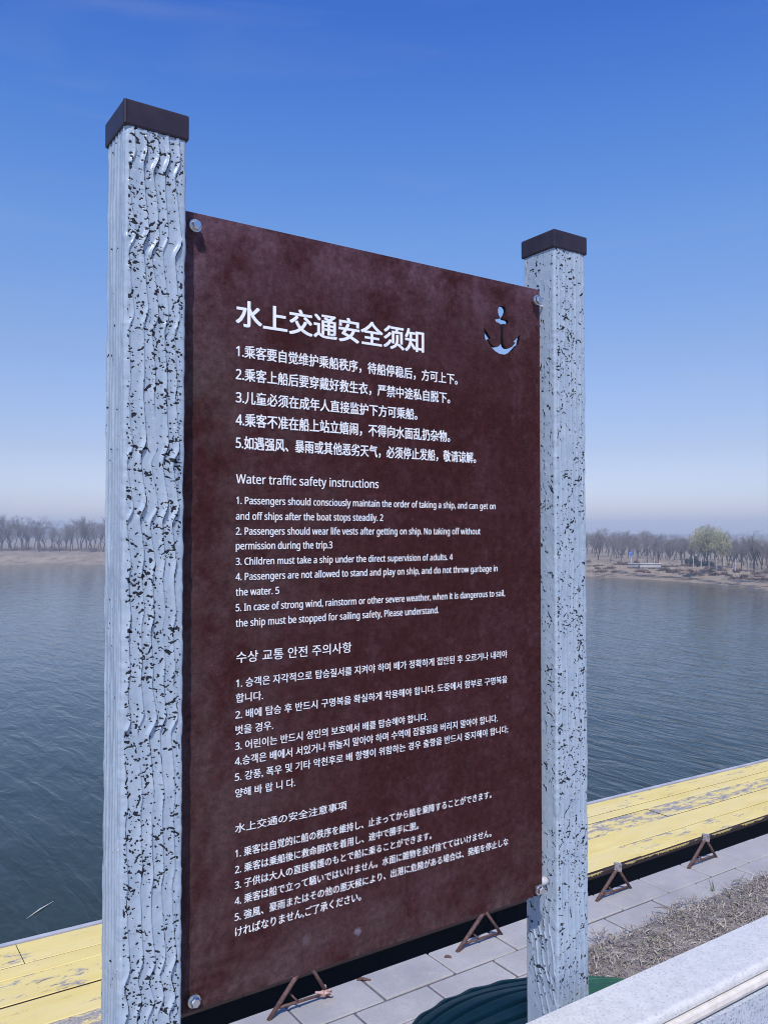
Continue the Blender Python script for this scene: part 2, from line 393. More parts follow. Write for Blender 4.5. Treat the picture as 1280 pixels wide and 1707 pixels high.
# ------------------------------------------------------------------ granite parapet
wall = empty('granite_parapet', (1.5, 1.06, TERR), 'low speckled pale granite parapet wall running along the lower right corner', 'wall')
def profile_strip(name, prof, x0, x1, mat, parent, step=None, gap=.003, bev=0):
    bm = bmesh.new(); xs = [x0, x1] if not step else list(np.arange(x0, x1+1e-6, step))
    for a, b in zip(xs[:-1], xs[1:]):
        A = [bm.verts.new((a+gap, y, z)) for y, z in prof]; B = [bm.verts.new((b-gap, y, z)) for y, z in prof]
        n = len(prof)
        for i in range(n):
            j = (i+1) % n; bm.faces.new((A[i], B[i], B[j], A[j]))
        bm.faces.new(A); bm.faces.new(B[::-1])
    bmesh.ops.recalc_face_normals(bm, faces=bm.faces)
    return from_bm(name, bm, mat, parent)
arc = [(1.013-.011*math.sin(t), -.897+.011*math.cos(t)) for t in np.linspace(0, math.pi/2, 6)]
profile_strip('coping', [(1.128, -.93), (1.128, -.891), (1.122, -.886)]+arc+[(1.002, -.902), (1.03, -.93)], -10.13, 26, M_gran, wall, 2.4, .0008)
profile_strip('mortar_joint', [(1.02, -.9305), (1.02, -.9075), (1.0, -.9065), (.993, -.909), (.991, -.917), (.9925, -.9225), (1.0, -.9305)], -10, 26, M_mort, wall)
profile_strip('stone_face', [(1.118, -.9315), (.990, -.9315), (.990, TERR-.05), (1.118, PAVE-.1)], -10.6, 26, M_gface, wall, 1.2, .0012)

# ------------------------------------------------------------------ the notice sign
XL, Y0, PW, ZB, PH = .4465, 1.2046, .7460, -.7135, 1.2
sign = empty('notice_sign', (.83, 1.22, PAVE), 'tall maroon water safety notice board bolted between two chipped pale blue posts', 'sign')

def make_post(cx, cy, ztop, seed, kind):
    rg = np.random.default_rng(seed); g = .0897/2; cr = .005; st = .0011
    zlow = -.97; nz = int((ztop-zlow)/st); Z = ztop-np.arange(nz)*st
    # perimeter: left face (back to front), corner, front face (left to right), corner, right, back
    lf = np.arange(-g+cr, g-cr+1e-9, st)                     # along the left face, value = -(y) direction
    per = [(-g, -a, -1, 0) for a in lf]
    for t in np.linspace(0, math.pi/2, 7)[1:-1]: per.append((-g+cr-cr*math.cos(t), -g+cr-cr*math.sin(t), -math.cos(t), -math.sin(t)))
    nL = len(lf); iF = len(per)
    per += [(a, -g, 0, -1) for a in lf]
    nF = len(lf)
    for t in np.linspace(0, math.pi/2, 7)[1:-1]: per.append((g-cr+cr*math.sin(t), -g+cr-cr*math.cos(t), math.sin(t), -math.cos(t)))
    iR = len(per)
    per += [(g, a, 1, 0) for a in np.linspace(-g+cr, g-cr, 14)] + [(g-.002, g-.002, .7, .7)] + [(a, g, 0, 1) for a in np.linspace(g-cr, -g+cr, 8)] + [(-g+.002, g-.002, -.7, .7)]
    per = np.array(per); ns = len(per)
    H = np.zeros((nz, ns)); C = np.zeros((nz, ns))
    H += (vnoise((nz, ns), (45, 22), seed+1, 2)-.5)*.0016 + (vnoise((nz, ns), (9, 7), seed+2, 2)-.5)*.0007
    fc = slice(iF, iF+nF); lc = slice(0, nL)
    U = lf
    def ridges(cols, uk, wob, hz, width, drop, dens, s2, blk=True):
        for k, u0 in enumerate(uk):
            sh = int(rg.normal(0, .0045)/st); wk = np.roll(wob, sh)*rg.uniform(.8, 1.1)
            hk = np.roll(hz, sh)*np.clip(.35+vnoise((nz, 1), (95, 1), s2+k*7+4, 2)[:, 0]*1.3, .4, 1.5)
            uc = u0+wk+(vnoise((nz, 1), (60, 1), s2+k*7, 2)[:, 0]-.5)*.004
            on = np.clip((vnoise((nz, 1), (70, 1), s2+k*7+3, 2)[:, 0]-.10)*4.5, .15, 1)
            d = U[None, :]-uc[:, None]; hh = (hk*on)[:, None]
            up = np.where((d <= 0) & (d > -width), np.clip(1+d/width, 0, 1)**2, 0)
            dn = np.where((d > 0) & (d < drop), 1-d/drop, 0)
            H[:, cols] += hh*(up+dn)
            br = vnoise((nz, 1), (14, 1), s2+k*7+5, 3)[:, 0]
            m = (d > 0) & (d < np.where(hh > .0034, .0020, .0012)) & ((br[:, None] > dens) | (hh > .0042))
            if blk: C[:, cols] = np.maximum(C[:, cols], np.where(m, .9, 0))
    def saw(events, amp):
        """descending: drift to the right, then swing back left over ~25 mm at each event"""
        w = np.zeros(nz); hz = np.full(nz, .0025)
        ev = sorted(events, key=lambda e: -e[0])
        for i, (ze, st_) in enumerate(ev):
            zp = ev[i-1][0] if i else ze+.12
            zn = ev[i+1][0] if i+1 < len(ev) else ze-.12
            s = st_*amp
            d = (ze-Z)                                        # >0 below the event
            w += np.where((d < 0) & (Z <= zp), s*.5*np.clip(1-(-d)/max(zp-ze, .01), 0, 1)**1.5, 0)*np.clip(-d/.012, 0, 1)
            w += np.where((d >= 0) & (Z >= zn), -s*.5*np.clip(1-d/max(ze-zn, .01), 0, 1)**1.5, 0)*np.clip(d/.012, 0, 1)
            hz += .0024*st_*np.exp(-(d/.016)**2)
        k = np.exp(-np.linspace(-2, 2, 21)**2); k /= k.sum()
        return np.convolve(np.pad(w, 10, mode='edge'), k, 'valid'), hz
    if kind == 'wavy':
        ev = [(.528, .8), (.411, 1), (.298, .8), (.205, .3), (.110, 1), (.024, 1.1), (-.054, .4), (-.130, .5), (-.205, .35), (-.275, 1.1), (-.39, .3), (-.496, .4), (-.619, 1), (-.672, 1), (-.78, .8), (-.88, .8)]
        w, hz = saw(ev, .0135)
        ridges(fc, (-.036, -.0165, -.001, .0145, .031), w, hz, .0075, .0012, .74, seed+100)
        ridges(lc, (-.031, -.016, -.001, .013, .026, .036), (vnoise((nz, 1), (160, 1), seed+55, 1)[:, 0]-.5)*.004, np.full(nz, .0021), .0032, .0030, .95, seed+200, False)
        nsm, nmd, nbg, left = 3400, 560, 34, .10
    else:
        ev = [(.10, .4), (-.1, .4), (-.3, .3)]
        w, hz = saw(ev, .006)
        ridges(fc, (-.03, -.014, .003, .017, .031), w+(vnoise((nz, 1), (120, 1), seed+56, 1)[:, 0]-.5)*.008, np.full(nz, .0012), .004, .0022, .86, seed+100)
        # combed grain on the lower part of the left face, leaning to the right as it runs down
        low = np.clip((-.715-Z)/.03, 0, 1)*(Z < -.70)
        lean = np.where(Z < -.72, (-.72-Z), 0)
        wl = .012*np.exp(-((Z+.78)/.035)**2)*-1 + np.where(Z < -.865, (-.865-Z)*.28, 0)+lean*.05
        ridges(lc, (-.032, -.016, .0, .015, .030), wl, .0026*low, .007, .0013, .66, seed+200)
        nsm, nmd, nbg, left = 2300, 760, 30, .42
    rough_ = vnoise((nz, nF), (2.4, 2.4), seed+31, 1)
    def stamp(col0, ncol, zc, uc, L, Wd, ang, val=1.0):
        r = max(L, Wd)*1.3+st
        i0, i1 = max(0, int((ztop-zc-r)/st)), min(nz, int((ztop-zc+r)/st)+1)
        j0, j1 = max(0, int((uc-r-U[0])/st)), min(ncol, int((uc+r-U[0])/st)+1)
        if i1 <= i0 or j1 <= j0: return
        dz = (Z[i0:i1]-zc)[:, None]; du = (U[j0:j1]-uc)[None, :]
        a = du*math.cos(ang)+dz*math.sin(ang); b = -du*math.sin(ang)+dz*math.cos(ang)
        q = (a/L)**2+(b/Wd)**2+(rg.random(dz.shape[:1]+du.shape[1:])-.5)*.5+(rough_[i0:i1, j0:j1]-.5)*2.6
        v = np.clip(1.25-q*.75, 0, 1)*val
        sl_ = C[i0:i1, col0+j0:col0+j1]; np.maximum(sl_, v, out=sl_)
    dens = vnoise((nz, nF), (70, 30), seed+20, 3); dens = (dens-dens.min())/(dens.max()-dens.min())
    def scatter(n, Lr, Wr, f, pw):
        for _ in range(n):
            onl = rg.random() < left
            i = rg.integers(0, nz); j = rg.integers(0, nF)
            if rg.random() > dens[i, j]**pw*2.3: continue
            ang = rg.normal(.5 if kind != 'wavy' else .25, .7)
            if onl and kind != 'wavy': ang = rg.normal(-.6, .5)
            L = rg.uniform(*Lr); w_ = min(L, rg.uniform(*Wr))
            if onl and kind == 'wavy': L *= .7; w_ *= .8
            nseg = 1 if rg.random() < .6 else rg.integers(2, 4)
            z_, u_ = Z[i], U[j]
            for s in range(nseg if f else 1):
                stamp(0 if onl else iF, nL if onl else nF, z_, u_, L, w_, ang)
                z_ += math.sin(ang)*L*1.5+rg.normal(0, .0012); u_ += math.cos(ang)*L*1.5; ang += rg.normal(0, .7); L *= .8
    scatter(nsm, (.0008, .0019), (.0007, .0013), False, 1.5)
    scatter(nmd, (.0020, .0056), (.0009, .0016), True, 1.9)
    scatter(nbg*3, (.0024, .0050), (.0014, .0026), True, 2.0)
    # rows of chips on the corner between the two faces
    for _ in range(60 if kind == 'wavy' else 120):
        stamp(iF, nF, Z[rg.integers(0, nz)], U[0]+rg.uniform(0, .004), rg.uniform(.001, .003), rg.uniform(.0008, .0015), rg.normal(.6, .6))
    # long torn cracks across the grain
    for _ in range(7):
        z_ = rg.uniform(-.9, .5); u_ = rg.uniform(-.03, .01); a = rg.normal(-.25, .3)
        for s in range(rg.integers(5, 10)):
            stamp(iF, nF, z_, u_, .0025, .0008, a); z_ += math.sin(a)*.0035; u_ += math.cos(a)*.0035; a += rg.normal(0, .35)
    H -= np.clip(C-.3, 0, 1)*.0011
    # raised lips of paint around the chips and knobbly corner
    lip = np.zeros_like(C); lip[1:] = np.maximum(lip[1:], C[:-1]); lip[:, 1:] = np.maximum(lip[:, 1:], C[:, :-1])
    H += np.where((lip > .4) & (C < .4), .0005, 0)
    cor = slice(nL-3, iF+4)
    H[:, cor] += ((vnoise((nz, 1), (16, 1), seed+70, 3)[:, 0]-.5)*.0028)[:, None]
    H[:, iF+nF-4:iR+3] += ((vnoise((nz, 1), (18, 1), seed+71, 3)[:, 0]-.5)*.0024)[:, None]
    H[:, :4] += ((vnoise((nz, 1), (22, 1), seed+72, 3)[:, 0]-.5)*.0030)[:, None]
    H = np.where((Z > ztop-.043)[:, None], np.clip(H, -.002, .0012), H)      # the cap sits flush over the top of the post
    X = cx+per[None, :, 0]+H*per[None, :, 2]; Y = cy+per[None, :, 1]+H*per[None, :, 3]
    V = np.stack([X, Y, np.repeat(Z[:, None], ns, 1)], 2)
    foot = V[-1:].copy(); foot[..., 2] = PAVE-.03
    V = np.concatenate([V, foot], 0).reshape(-1, 3)
    C = np.concatenate([C, np.zeros((1, ns))], 0)
    i = np.arange(nz)[:, None]; j = np.arange(ns)[None, :]; j2 = (j+1) % ns
    Fc = np.stack([i*ns+j, (i+1)*ns+j, (i+1)*ns+j2, i*ns+j2], 2).reshape(-1, 4)
    o = from_np('post', V, Fc, M_post, sign, smooth=True, attrs={'chip': C.ravel()})
    # cap: a shallow folded steel box over the post top
    c = .0962/2; bm = bmesh.new(); hc = .0375
    box(bm, (cx-c, cy-c, ztop-hc+.002), (cx+c, cy+c, ztop+.002), .003, 2)
    tube(bm, (cx-c+.0022, cy-c+.0022, ztop-hc+.004), (cx-c+.0022, cy-c+.0022, ztop), .0030, n=8)   # weld seam on the corner
    from_bm('post_cap', bm, M_cap, o)
    return o
make_post(.3972, 1.2152, .6115, 21, 'wavy')
make_post(1.2631, 1.2338, .6090, 57, 'plain')

# panel with the anchor cut right through it
ANCH = [(462,430),(440,392),(427,350),(426,305),(442,270),(478,255),(515,266),(536,296),(541,330),(527,372),(503,408),(492,430),
 (500,443),(530,452),(560,458),(577,480),(571,510),(548,522),(520,512),(502,508),(502,790),(512,825),(540,857),(580,860),(625,838),(658,800),(676,775),(645,768),(692,718),(742,660),
 (735,720),(716,812),(695,815),(655,862),(605,915),(560,938),(510,946),(450,936),(390,900),(340,850),(300,795),(276,742),(250,748),(238,680),(225,560),(265,625),(326,712),(290,728),
 (312,778),(345,820),(385,840),(425,835),(455,812),(466,790),(466,512),(450,506),(420,487),(395,476),(387,455),(395,440),(425,436)]
def curve_mesh(cu):
    ob = bpy.data.objects.new('tmp', cu); link(ob)
    dg = bpy.context.evaluated_depsgraph_get(); dg.update()
    me = bpy.data.meshes.new_from_object(ob.evaluated_get(dg))
    bpy.data.objects.remove(ob); return me
cu = bpy.data.curves.new('panel_outline', 'CURVE'); cu.dimensions = '2D'; cu.fill_mode = 'BOTH'; cu.extrude = .0035; cu.bevel_depth = .0005; cu.bevel_resolution = 1; cu.offset = -.0005
def poly(pts):
    s = cu.splines.new('POLY'); s.points.add(len(pts)-1); s.use_cyclic_u = True
    for p_, (x, y) in zip(s.points, pts): p_.co = (x, y, 0, 1)
poly([(XL, ZB), (XL+PW, ZB), (XL+PW, ZB+PH), (XL, ZB+PH)])
hole = []
for x, y in ANCH:
    v = at_y(780+x/8.533, 480+y/8.533, Y0); hole.append((v.x, v.z))
poly(hole)
me = curve_mesh(cu)
n = len(me.vertices); co = np.zeros(n*3, dtype=np.float32); me.vertices.foreach_get('co', co); co = co.reshape(-1, 3)
pv = np.stack([co[:, 0], Y0+.004-co[:, 2], co[:, 1]], 1)       # front face lies at Y0
panel = bpy.data.objects.new('panel', None); bpy.data.objects.remove(panel)
panel = mk('panel', me, M_panel, sign)
panel.location = Vector((XL, Y0, ZB))-Vector(sign.location)
me.vertices.foreach_set('co', (pv-np.array([XL, Y0, ZB])).astype(np.float32).ravel())
me.update()
me.materials.append(M_cut)
for pl in me.polygons:                                    # sides of the anchor opening take the near-black material
    if abs(pl.normal.y) < .3 and XL+.02 < pl.center.x+XL < XL+PW-.01 and .02 < pl.center.z < PH-.02: pl.material_index = 1

# lettering: (text, left px, right px, baseline-left y, top-left y of the first digit / glyph, weight)
BLOCKS = [
 ('title_lettering', .022, [('水上交通安全须知', 393.8, 705.5, 542.6, 499.5, 'c')]),
 ('rules_lettering', .017, [
  ('1.乘客要自觉维护乘船秩序，待船停稳后，方可上下。', 393.8, 761.7, 593.2, 576.7, 'd'),
  ('2.乘客上船后要穿戴好救生衣，严禁中途私自脱下。', 393.3, 749.3, 631.9, 615, 'd'),
  ('3.儿童必须在成年人直接监护下方可乘船。', 393.3, 695, 670.5, 653.6, 'd'),
  ('4.乘客不准在船上站立嬉闹，不得向水面乱扔杂物。', 393.3, 749.3, 708, 690.7, 'd'),
  ('5.如遇强风、暴雨或其他恶劣天气，必须停止发船，敬请谅解。', 393.3, 792.5, 746.6, 729.4, 'd')]),
 ('heading_lettering', .010, [('Water traffic safety instructions', 393.6, 630.5, 805.5, 790.5, 'd')]),
 ('english_lettering', .013, [
  ('1. Passengers should consciously maintain the order of taking a ship, and can get on', 394, 825.2, 840, 828, 'd'),
  ('and off ships after the boat stops steadily. 2', 393.3, 638, 866.2, 854.0, 'd'),
  ('2. Passengers should wear life vests after getting on ship. No taking off without', 393.3, 800, 891.4, 879.2, 'd'),
  ('permission during the trip.3', 393.3, 553.6, 916, 903.8, 'd'),
  ('3. Children must take a ship under the direct supervision of adults. 4', 393.3, 753.8, 942, 930, 'd'),
  ('4. Passengers are not allowed to stand and play on ship, and do not throw garbage in', 393, 828.4, 967.5, 955.4, 'd'),
  ('the water. 5', 393, 465, 993.2, 981, 'd'),
  ('5. In case of strong wind, rainstorm or other severe weather, when it is dangerous to sail,', 393, 840.8, 1019.2, 1007, 'd'),
  ('the ship must be stopped for sailing safety, Please understand.', 393, 730.5, 1045, 1032.8, 'd')]),
 ('heading_lettering', .007, [('수상 교통 안전 주의사항', 393.8, 585.5, 1105.7, 1087.2, 'c')]),
 ('korean_lettering', .011, [
  ('1. 승객은 자각적으로 탑승질서를 지켜야 하며 배가 정확하게 접안된 후 오르거나 내려야', 393.5, 844.3, 1145.5, 1133.3, 'd'),
  ('합니다.', 393.2, 438.2, 1171.7, 1156.5, 'c'),
  ('2. 배에 탑승 후 반드시 구명복을 확실하게 착용해야 합니다. 도중에서 함부로 구명복을', 392.5, 844.6, 1198, 1185.8, 'd'),
  ('벗을 경우.', 392.8, 455.2, 1225, 1209.7, 'c'),
  ('3. 어린이는 반드시 성인의 보호에서 배를 탑승해야 합니다.', 392, 712.2, 1250.3, 1238, 'd'),
  ('4.승객은 배에서 서있거나 뛰놀지 말아야 하며 수역에 잡물질을 버리지 말아야 합니다.', 391.6, 828.5, 1275.8, 1263.4, 'd'),
  ('5. 강풍, 폭우 및 기타 악천후로 배 항행이 위함하는 경우 출항을 반드시 중지해야 합니다;', 391.6, 845.8, 1302, 1289.8, 'd'),
  ('양해 바 랍 니 다.', 392, 491.9, 1330, 1315.3, 'c')]),
 ('heading_lettering', .007, [('水上交通の安全注意事項', 391.7, 577.6, 1388.9, 1373.8, 'c')]),
 ('japanese_lettering', .011, [
  ('1. 乗客は自覚的に船の秩序を維持し、止まってから船を乗降することができます。', 392, 818.2, 1429.3, 1417.2, 'd'),
  ('2. 乗客は乗船後に救命胴衣を着用し、途中で勝手に脱。', 391.8, 697, 1456, 1444, 'd'),
  ('3. 子供は大人の直接看護のもとで船に乗ることができます。', 391.5, 718.6, 1481.9, 1469.8, 'd'),
  ('4. 乗客は船で立って騒いではいけません。水面に雑物を投げ捨ててはいけません。', 391.4, 818.2, 1508.4, 1496.2, 'd'),
  ('5. 強風、豪雨またはその他の悪天候により、出港に危険がある場合は、発船を停止しな', 391.4, 846.2, 1535.2, 1523, 'd'),
  ('ければなりません,ご了承ください。', 392, 601.2, 1561.6, 1546.5, 'c')]),
]
def sans(t):
    """plain sans-serif letters for the Latin text and the digits"""
    o = ''
    for ch in t:
        if 'A' <= ch <= 'Z': o += chr(0x1D5A0+ord(ch)-65)
        elif 'a' <= ch <= 'z': o += chr(0x1D5BA+ord(ch)-97)
        elif '0' <= ch <= '9': o += chr(0x1D7E2+ord(ch)-48)
        else: o += ch
    return o
def text_mesh(txt, bold):
    txt = sans(txt)
    c = bpy.data.curves.new('t', 'FONT'); c.body = txt; c.size = 1.0; c.resolution_u = 3; c.fill_mode = 'FRONT'
    me = curve_mesh(c); bpy.data.curves.remove(c)
    v = np.zeros(len(me.vertices)*3, dtype=np.float32); me.vertices.foreach_get('co', v); v = v.reshape(-1, 3)[:, :2]
    polys = [tuple(p.vertices) for p in me.polygons]
    bpy.data.meshes.remove(me); return v, polys
for name, bold, lines in BLOCKS:
    VV, FF = [], []; off = 0
    for txt, xl, xr, yb, yt, mode in lines:
        v, polys = text_mesh(txt, bold)
        lat = txt[0] in 'apt'
        f, _ = text_mesh('1' if lat else txt[0], bold)
        if lat: yt = yb-12.1
        A = at_y(xl, yb, Y0); Tp = at_y(xl, yt, Y0)
        # right end: iterate because the x pixel depends slightly on the row
        Bx = A.x+.3
        for _ in range(3):
            yr = 0
            q = Vector((Bx, Y0, A.z)); dd = q.dot(FW); yr = 853.5-F*q.dot(UP)/dd
            Bx = at_y(xr, yr, Y0).x
        sx = (Bx-A.x)/(v[:, 0].max()-v[:, 0].min())
        f0 = f[:, 1].min(); sz = (Tp.z-A.z)/(f[:, 1].max()-f0)
        x = A.x+(v[:, 0]-v[:, 0].min())*sx; z = A.z+(v[:, 1]-f0)*sz
        print('LINE', txt[:6], 'aspect %.3f size %.4f' % (sx/sz, sz))
        b = bold*sz                                        # the print's stroke weight: the same glyphs laid down again, hair-breadths apart
        lays = [(0, 0)] if bold <= 0 else [(-b, -b*.6), (b, -b*.6), (-b, b*.6), (b, b*.6)]
        for q, (ox, oz) in enumerate(lays):
            VV.append(np.stack([x+ox, np.full_like(x, Y0-.0007-.00006*q), z+oz], 1)); FF += [tuple(i+off for i in p) for p in polys]; off += len(v)
    V = np.concatenate(VV)-np.array([XL, Y0, ZB])
    me = bpy.data.meshes.new(name); me.from_pydata(V.tolist(), [], FF); me.update()
    mk(name, me, M_ink, panel)

# bolts and brackets
for (bx, bz, right) in ((.4660, .4630, 0), (1.1765, .4613, 1), (1.1758, -.6985, 1), (.4705, -.6940, 0)):
    bm = bmesh.new(); y = Y0-.0006
    tube(bm, (bx, y, bz), (bx, y-.0075, bz), .0066, .0066, 16)
    tube(bm, (bx, y-.0072, bz), (bx, y-.0098, bz), .0104, .0098, 24)
    bo = from_bm('bolt', bm, M_zinc, sign, smooth=False)
    bm = bmesh.new(); rot = .35+bx
    A, B, D = [], [], []
    for i in range(6):
        t = rot+i*math.pi/3
        A.append(bm.verts.new((bx+.0080*math.cos(t), y-.0098, bz+.0080*math.sin(t))))
        B.append(bm.verts.new((bx+.0080*math.cos(t), y-.0160, bz+.0080*math.sin(t))))
        D.append(bm.verts.new((bx+.0062*math.cos(t), y-.0176, bz+.0062*math.sin(t))))
    for i in range(6):
        j = (i+1) % 6; bm.faces.new((A[i], A[j], B[j], B[i])); bm.faces.new((B[i], B[j], D[j], D[i]))
    bm.faces.new(D)
    bmesh.ops.recalc_face_normals(bm, faces=bm.faces)
    from_bm('bolt_head', bm, M_zinc, bo)
    bm = bmesh.new(); yy = Y0+.0085
    x0, x1 = (bx-.004, 1.2195) if right else (.4405, bx+.006)
    if right: rr_ = .0085 if bz < 0 else .0022; tube(bm, (x0, yy+.009, bz), (x1, yy+.009, bz-.001), rr_, rr_, 12)
    else: box(bm, (x0, yy, bz-.012), (x1, yy+.012, bz+.012), .0015)
    from_bm('bracket', bm, M_brk, sign)

# ------------------------------------------------------------------ green leaf-shaped cover behind the right post
def green_cover():
    z0 = -1.305
    c = Vector((1.66, 1.62, PAVE))
    t = empty('garden_cover', c, 'dark green ribbed leaf shaped cover on a short stem behind the right post', 'cover')
    tipR = Vector((1.985, 1.625, 0)); tipL = Vector((1.13, 1.665, 0))
    ax = (tipR-tipL); L = ax.length; ax.normalize(); nv = Vector((-ax.y, ax.x, 0))
    nu, nv_ = 60, 109; V = []
    for i in range(nu+1):
        u = i/nu
        w = math.sin(math.pi*u**.92)**.82
        for j in range(nv_):
            v = j/(nv_-1)*2-1                              # -1 near edge, +1 far edge
            half = .225*w if v > 0 else .30*w
            half *= 1+.018*math.sin(u*math.pi*17)*(abs(v) > .9)
            p = tipL+ax*(L*u)+nv*(half*v)
            k = (v+1)*4.5+.5
            rib = -.009*max(0, 1-abs((k-round(k)))*6)*(.2+w)
            z = z0+.035*w*(1-abs(v)**2.2)+rib*(abs(v) < .97)+.004*math.sin(9*u+7*v)
            V.append((p.x, p.y, z))
    m = nv_
    Fc = [(i*m+j, (i+1)*m+j, (i+1)*m+j+1, i*m+j+1) for i in range(nu) for j in range(m-1)]
    o = from_np('leaf_top', V, Fc, M_green, t, smooth=True)
    md = o.modifiers.new('solid', 'SOLIDIFY'); md.thickness = .006; md.offset = -1
    bm = bmesh.new(); tube(bm, (c.x, c.y, PAVE-.02), (c.x-.02, c.y+.01, z0+.06), .075, .055, 20)
    from_bm('stem', bm, M_green, t, smooth=True)
green_cover()

# ------------------------------------------------------------------ yellow dock
def dock():
    t = empty('floating_dock', (3.5, 4.0, WATER), 'yellow painted plank dock with worn patches floating beside the grey paving', 'dock')
    rng = random.Random(9); bm = bmesh.new(); wl = bm.verts.layers.float.new('wear')
    fr = [0, .205, .43, .655, .775, 1.0]
    near = 3.60
    def far(x): return 4.625-.0305*(x-.8)
    x0, x1 = -9.0, 22.0; top = PAVE+.0
    wearv = [.05, -.25, .30, -.35, -.2]
    for k in range(5):
        x = x0+rng.uniform(-2, 0); ends = []
        while x < x1:
            ln = rng.uniform(2.6, 4.2)
            if k == 2 and x < 5.2 < x+ln+.6: ln = 5.23-x
            if ln < .8: ln = .8
            dz = rng.uniform(-.003, .003); wv = wearv[k]+rng.uniform(-.25, .25)
            if k == 2 and 2 < x+ln/2 < 5: wv = .42
            if x+ln < 1.6 and k in (0, 1): wv = .30+.3*(k == 0)
            a, b = x+.002, min(x+ln, x1)-.002
            g0 = .005 if k in (3, 4) else .003
            n0 = len(bm.verts)
            ns = max(2, int((b-a)/.5)); rows = []
            prof = [(0, -.042), (0, -.004), (.004, 0), (1, 0), (1.004, -.004), (1.0, -.042)]
            for s in range(ns+1):
                xx = a+(b-a)*s/ns; wd = far(xx)-near
                ya, yb = near+fr[k]*wd+g0, near+fr[k+1]*wd-g0
                P_ = [(ya, -.042), (ya, -.0035), (ya+.0035, 0), (yb-.0035, 0), (yb, -.0035), (yb, -.042)]
                row = []
                for (yy, zz) in P_:
                    vv = bm.verts.new((xx, yy, top+dz+zz)); vv[wl] = wv; row.append(vv)
                rows.append(row)
            for r0, r1 in zip(rows[:-1], rows[1:]):
                for q in range(6):
                    q2 = (q+1) % 6; bm.faces.new((r0[q], r1[q], r1[q2], r0[q2]))
            bm.faces.new(rows[0][::-1]); bm.faces.new(rows[-1])
            x += ln
    bmesh.ops.recalc_face_normals(bm, faces=bm.faces)
    dk = from_bm('deck', bm, [M_yel, M_fasc], t)
    for pl in dk.data.polygons:
        if abs(pl.normal.z) < .3: pl.material_index = 1          # dark edge colour on plank sides stands in for shade in the gaps
    # weathered fascia board with a ragged strip of yellow paint hanging over it
    bm = bmesh.new(); x = x0
    while x < x1:
        ln = rng.uniform(1.6, 3.0)
        box(bm, (x+.002, near-.022, top-.036), (x+ln-.002, near+.0005, top-.006+rng.uniform(-.004, .001)), .003); x += ln
    from_bm('fascia', bm, M_fasc, t)
    bm = bmesh.new(); x = 1.0
    n_ = vnoise((1, 2400), (1.01, 40), 31, 3)[0]
    for i in range(2400):
        x = .8+i*.004
        if n_[i] > .53 and x > 3.2:
            dr = rng.uniform(.003, .016)*min(1, (n_[i]-.53)*9)
            vs = [bm.verts.new(p) for p in ((x, near-.0235, top-.003), (x+.004, near-.0235, top-.003), (x+.004, near-.0235, top-.004-dr), (x, near-.0235, top-.004-dr*rng.uniform(.5, 1)))]
            bm.faces.new(vs)
    r = bmesh.ops.extrude_face_region(bm, geom=bm.faces[:]); bmesh.ops.translate(bm, verts=[e for e in r['geom'] if isinstance(e, bmesh.types.BMVert)], vec=(0, .002, 0))
    bmesh.ops.recalc_face_normals(bm, faces=bm.faces)
    wl = bm.verts.layers.float.new('wear')
    from_bm('paint_edge', bm, M_yel, t)
    bm = bmesh.new(); x = x0-.35
    while x < x1:
        ln = rng.choice((1.2, 1.8, .9)); xa, xb = x+.002, x+ln-.002; o_ = rng.uniform(-.006, .006)
        vs = []
        for xx in (xa, xb):
            for (dy, dz) in ((.002, .004), (.036+o_, .004), (.036+o_, -.05), (.002, -.05)): vs.append(bm.verts.new((xx, far(xx)+dy, top+dz)))
        for q in range(4): bm.faces.new((vs[q], vs[(q+1) % 4], vs[4+(q+1) % 4], vs[4+q]))
        bm.faces.new(vs[:4][::-1]); bm.faces.new(vs[4:]); x += ln
    bmesh.ops.recalc_face_normals(bm, faces=bm.faces)
    from_bm('rim', bm, M_trim, t)
    for i in range(15):
        xa = x0+i*2.05; bm = bmesh.new(); box(bm, (xa, 3.70, WATER-.15), (xa+2.03, far(xa+2)-.06, top-.05), .03, 2)
        from_bm('float', bm, M_float, t)
dock()

